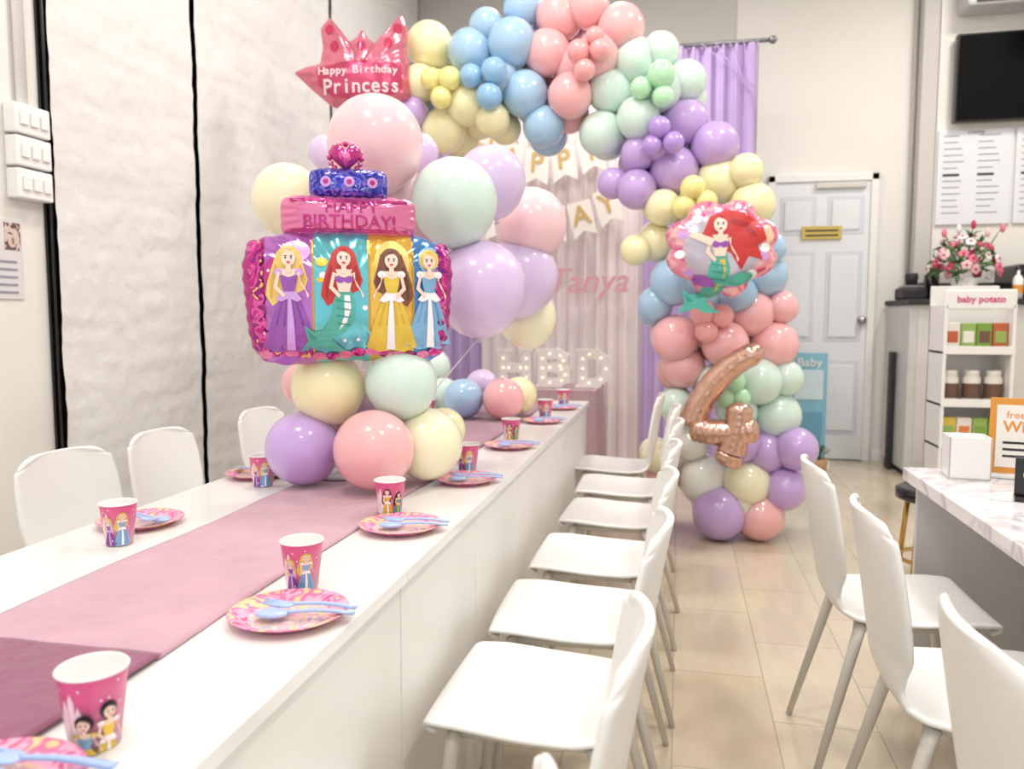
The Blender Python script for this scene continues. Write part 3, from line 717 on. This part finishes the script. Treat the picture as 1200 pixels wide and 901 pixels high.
# ------------------------------------------------------------------ right side
marb = bpy.data.materials.new('marble'); marb.use_nodes = True; nt = marb.node_tree; bs = nt.nodes['Principled BSDF']
tc = nt.nodes.new('ShaderNodeTexCoord'); nz = nt.nodes.new('ShaderNodeTexNoise'); nz.inputs['Scale'].default_value = 3.5; nz.inputs['Detail'].default_value = 6; nz.inputs['Distortion'].default_value = 1.6
rp = nt.nodes.new('ShaderNodeValToRGB'); e = rp.color_ramp.elements; e[0].position = .44; e[0].color = col(238, 234, 236); e[1].position = .56; e[1].color = col(238, 234, 236)
q = e.new(.5); q.color = col(196, 190, 198)
nt.links.new(tc.outputs['Object'], nz.inputs['Vector']); nt.links.new(nz.outputs['Fac'], rp.inputs[0]); nt.links.new(rp.outputs[0], bs.inputs['Base Color']); bs.inputs['Roughness'].default_value = .15
b = Bd(); b.box(0, .8, -1.85, 0, .71, .75, marb, .004); gp = mat('grey_panel', (218, 216, 217), .6)
b.box(.03, .77, -.06, -.04, .0, .71, gp, .002); b.box(.03, .77, -1.81, -1.79, 0, .71, gp, .002); b.box(.40, .42, -1.79, -.06, .15, .71, gp, .002)
b.make('marble_top_table', (.70, 2.66, 0))
b = Bd(); b.box(-.055, .055, -.05, .05, 0, .006, white)
for a in ((-.055, -.05, -.05, .05), (.05, .055, -.05, .05), (-.055, .055, -.05, -.045), (-.055, .055, .045, .05)): b.box(*a, 0, .125, white, .001)
b.box(-.045, .045, -.04, .04, .02, .128, mat('tissue', (240, 240, 240), .9), .01)
b.make('napkin_box', (.835, 2.52, .7505), -.1)
b = Bd(); org = mat('sign_orange', (226, 150, 50), .5, var=.05); ppr = mat('sign_paper', (245, 240, 232), .5)
b.box(-.085, .085, -.035, .035, 0, .012, white, .003); b.box(-.085, .085, -.004, .004, .012, .235, org, .001); b.box(-.068, .068, -.006, -.004, .03, .215, ppr)
b.text('free', .03, org, Matrix.Translation((-.02, -.0065, .185)) @ RX, .0005); b.text('Wi-Fi', .045, org, Matrix.Translation((0, -.0065, .15)) @ RX, .0005, off=.001)
for i in range(3): b.box(-.05, .05, -.007, -.006, .06+.02*i, .067+.02*i, dark)
b.make('table_sign', (.99, 2.54, .7505), -.25)
b = Bd(); b.box(-.045, .045, -.03, .03, 0, .012, black, .002); b.box(-.045, .045, .0, .008, .012, .11, black, .002)
b.text('QR', .04, ppr, Matrix.Translation((0, -.002, .065)) @ RX, .0005); b.make('qr_code_stand', (.90, 2.22, .7505), -.3)
# stool
b = Bd(); b.lathe([(.001, .45), (.15, .45), (.17, .44), (.17, .40), (.15, .39), (.001, .39)], black, 32)
for a in range(4):
    t = a*math.pi/2+.78; b.tube([(.13*math.cos(t), .13*math.sin(t), .4), (.17*math.cos(t), .17*math.sin(t), 0)], .012, gold, 10)
b.lathe([(.14, .12), (.15, .13), (.16, .12), (.15, .11), (.14, .12)], gold, 32); b.make('round_stool', (1.16, 3.85, 0))
# blue standee
b = Bd(); x0 = X(929, 6.7); x1 = X(972, 6.7); bl = mat('standee_blue', (128, 190, 212), .5, var=.05)
b.box(x0, x1, 6.70, 6.72, .08, .94, bl, .004); b.box(x0+.03, x1-.03, 6.694, 6.70, .56, .80, mat('standee_pale', (206, 228, 236), .5), .002)
b.box(x0+.03, x1-.03, 6.694, 6.70, .14, .46, mat('standee_teal', (100, 162, 190), .5), .002); b.text('Baby', .10, ppr, Matrix.Translation(((x0+x1)/2, 6.692, .86)) @ RX, .001)
b.box(x0-.02, x1+.02, 6.60, 6.82, 0, .08, white, .01); b.world('display_standee')
# plant pot
b = Bd(); b.lathe([(.001, 0), (.06, 0), (.08, .14), (.07, .14), (.001, .12)], mat('terracotta', (176, 140, 100), .7), 20)
gl = mat('leaf_green', (80, 120, 62), .5, var=.15)
for i in range(26):
    t = i*2.4; L = .07+.04*random.random(); b.tube([(0, 0, .12), (L*.5*math.cos(t), L*.5*math.sin(t), .18+.03*(i % 3)), (L*math.cos(t), L*math.sin(t), .17+.03*(i % 4))], [.005, .011, .001], gl, 6, flat=.3)
b.make('potted_plant', (1.06, 6.35, 0))
# back bar cabinet
b = Bd(); ss_ = mat('stainless', (214, 214, 212), .35, metal=.2, var=.05)
b.box(1.70, 3.6, 6.45, 7.12, .05, 1.32, ss_, .006); b.box(1.68, 3.65, 6.40, 7.12, 1.32, 1.36, dark, .004); b.box(1.76, 1.77+1.8, 6.444, 6.45, .12, 1.28, mat('cab_grey', (212, 210, 206), .5), .002)
b.box(1.66, 1.695, 6.75, 6.85, 0, .95, dark, .006)
b.box(1.72, 3.6, 6.5, 7.1, 0, .05, dark); b.make('bar_cabinet')
b = Bd(); b.box(1.72, 1.90, 6.72, 7.0, 1.361, 1.46, dark, .02); b.box(1.74, 1.88, 6.75, 6.95, 1.46, 1.475, st, .004); b.lathe([(.001, .0), (.04, 0), (.05, .08), (.04, .10), (.001, .10)], dark, 20, Matrix.Translation((1.81, 6.85, 1.475)))
b.make('espresso_grinder')
b = Bd(); b.lathe([(.001, 0), (.05, 0), (.055, .2), (.03, .22), (.03, .26), (.001, .26)], black, 20); b.make('coffee_tumbler', (1.98, 6.93, 1.361))
b = Bd(); b.box(2.45, 3.1, 6.55, 7.0, 1.361, 1.62, black, .02); b.box(2.5, 3.05, 6.53, 6.55, 1.42, 1.56, st, .005)
for i in range(3): b.tube([(2.58+i*.2, 6.5, 1.44), (2.58+i*.2, 6.56, 1.44)], .03, st)
b.make('espresso_machine')
b = Bd()
for i in range(2):
    M = Matrix.Translation((2.43+i*.09, 6.46, 1.361)); b.lathe([(.001, 0), (.035, 0), (.035, .14), (.02, .17), (.01, .17), (.01, .21), (.001, .21)], white, 16, M); b.box(-.01, .045, -.008, .008, .2, .215, dark, .002, M)
    b.lathe([(.036, .04), (.036, .10)], org, 16, M)
b.make('pump_bottle_set')
# bouquet
b = Bd()
b.lathe([(.001, 0), (.07, 0), (.10, .16), (.09, .16), (.001, .15)], white, 24)
fl = [mat('petal_pink', (232, 120, 150), .6), mat('petal_white', (244, 238, 236), .6), mat('petal_red', (190, 50, 80), .6), mat('petal_blush', (246, 200, 205), .6)]
for i in range(64):
    th = i*2.399; ph = math.acos(1-(i+.5)/64*1.25); R = .2
    n_ = Vector((math.sin(ph)*math.cos(th), math.sin(ph)*math.sin(th), math.cos(ph))); c = Vector((0, 0, .24))+n_*R*(.9+.4*random.random())
    q = Vector((0, 0, 1)).rotation_difference(n_).to_matrix().to_4x4(); M = Matrix.Translation(c) @ q
    if i % 3 == 2:
        for a in range(3):
            t = a*2.1; b.tube([(0, 0, -.03), (.03*math.cos(t), .03*math.sin(t), .02), (.08*math.cos(t), .08*math.sin(t), .03)], [.004, .018, .001], gl, 6, M, flat=.3)
    else:
        m = fl[(i*7) % 4]
        for a in range(5):
            t = a*1.257; b.ell((.02*math.cos(t), .02*math.sin(t), 0), (.02, .02, .010), m, 8, 6, M)
        b.ell((0, 0, .008), .011, fl[2] if m != fl[2] else fl[0], 8, 6, M)
for a in range(5):
    b.tube([(0, 0, .2), (.06*a-.1, 0, .36), (.10*a-.16, -.02, .52+.03*(a % 3))], [.005, .008, .002], gl, 6); b.ell((.10*a-.16, -.02, .50+.03*(a % 3)), (.02, .02, .035), fl[a % 4], 8, 6)
b.make('flower_bouquet', (2.12, 6.62, 1.361))
# snack rack
b = Bd(); x0, x1 = X(1107, 5.2), X(1192, 5.2)
b.box(x0, x0+.02, 5.2, 5.5, 0, 1.3, white, .004); b.box(x1-.02, x1, 5.2, 5.5, 0, 1.3, white, .004); b.box(x0, x1, 5.48, 5.5, 0, 1.42, white, .004); b.box(x0, x1, 5.2, 5.22, 1.27, 1.39, white, .01)
b.text('baby potato', .055, mat('rack_pink', (220, 60, 130), .5), Matrix.Translation(((x0+x1)/2, 5.197, 1.33)) @ RX, .001, off=.001)
pk = [mat('pack%d' % i, c, .45) for i, c in enumerate([(120, 160, 60), (220, 190, 70), (190, 90, 50), (240, 235, 225), (110, 76, 60), (150, 180, 90), (225, 130, 70)])]
for zi, z in enumerate((.2, .44, .70, 1.02)):
    b.box(x0, x1, 5.2, 5.48, z-.02, z, white, .003); b.box(x0, x1, 5.195, 5.205, z-.02, z+.03, white, .003)
    if zi == 2:
        for j in range(3):
            xx = x0+.075+j*(x1-x0-.15)/2.0; MM = Matrix.Translation((xx, 5.3, z))
            b.lathe([(.001, 0), (.048, 0), (.05, .15), (.04, .17), (.042, .172), (.042, .20), (.001, .20)], pk[3], 20, MM); b.lathe([(.0505, .03), (.0515, .12)], pk[4], 20, MM)
    else:
        for j in range(4):
            xx = x0+.065+j*(x1-x0-.13)/3.0
            b.box(xx-.042, xx+.042, 5.25, 5.32, z, z+.17, pk[(j*2+zi) % 7], .006); b.box(xx-.03, xx+.03, 5.247, 5.25, z+.05, z+.12, pk[(j+zi*2+3) % 7], .001)
b.world('snack_rack')
# TV, menu boards, AC, sign
b = Bd(); b.box(2.07, 3.25, 6.86, 6.93, 2.74, 3.41, black, .008); b.box(2.085, 3.235, 6.856, 6.86, 2.757, 3.395, mat('screen', (2, 2, 3), .7, var=0)); b.box(2.5, 2.8, 6.93, 6.968, 2.9, 3.2, dark)
MATS['screen'].node_tree.nodes['Principled BSDF'].inputs['Specular IOR Level'].default_value = .1; b.make('television')
mb = mat('menu_board', (226, 228, 234), .4, var=.01); mt = mat('menu_text', (120, 122, 135), .5, var=0)
for i, x0 in enumerate((1.99, 2.55)):
    b = Bd(); b.box(0, .54, -.02, 0, 0, .74, mb, .004)
    for c in range(2):
        for r in range(13):
            if r in (6,): b.box(.04+c*.25, .16+c*.25, -.022, -.02, .68-r*.05, .70-r*.05, dark); continue
            b.box(.04+c*.25, .04+c*.25+.10+.06*random.random(), -.022, -.02, .69-r*.05, .697-r*.05, mt)
    b.text('COFFEE' if i == 0 else 'MENU', .035, dark, Matrix.Translation((.27, -.022, .715)) @ RX, .0005); b.make('menu_board', (x0, 6.967, 1.96))
b = Bd(); b.box(2.08, 3.3, 6.7, 6.965, 3.56, 3.85, mat('ac_grey', (200, 202, 204), .5), .03); b.box(2.14, 3.2, 6.695, 6.7, 3.58, 3.61, dark); b.make('air_conditioner')
b = Bd(); b.box(2.44, 2.64, 6.4, 6.43, 3.52, 3.72, mat('exit_green', (190, 240, 225), .4, emit=2.5), .004); b.box(2.42, 2.66, 6.43, 6.45, 3.5, 3.74, white, .004); b.tube([(2.54, 6.44, 3.74), (2.54, 6.44, ZC)], .008, st); b.make('exit_sign')

# ------------------------------------------------------------------ lights
pl = mat('light_panel', (255, 248, 238), .5, var=0, emit=4)
for x, y, pw in ((-1.0, .6, 28), (-1.0, 3.0, 35), (1.3, .8, 29), (1.3, 3.2, 36), (-.6, 5.2, 40), (2.4, 5.4, 42), (.4, -1.4, 27)):
    b = Bd(); b.box(-.3, .3, -.3, .3, 0, .03, white, .004); b.box(-.27, .27, -.27, .27, -.003, 0, pl); o = b.make('ceiling_light', (x, y, ZC-.035))
    ld = bpy.data.lights.new('lamp', 'AREA'); ld.size = .45; ld.energy = pw; ld.color = (1, .96, .91)
    l = bpy.data.objects.new('lamp', ld); S.collection.objects.link(l); l.parent = o; l.location = (0, 0, -.02)
w = bpy.data.worlds.new('w'); S.world = w; w.use_nodes = True
w.node_tree.nodes['Background'].inputs[0].default_value = (.98, .98, 1, 1); w.node_tree.nodes['Background'].inputs[1].default_value = 1.0

# ------------------------------------------------------------------ camera
cd = bpy.data.cameras.new('cam'); cam = bpy.data.objects.new('camera', cd); S.collection.objects.link(cam); S.camera = cam
cam.location = (0, 0, HC); cam.rotation_euler = (math.pi/2-PIT, 0, YAW)
cd.lens = F/1200*36; cd.sensor_width = 36; cd.clip_start = .05
cd.dof.use_dof = True; cd.dof.focus_distance = 1.7; cd.dof.aperture_fstop = 4.0
S.view_settings.view_transform = 'Standard'; S.view_settings.exposure = .12; S.view_settings.gamma = 1.08
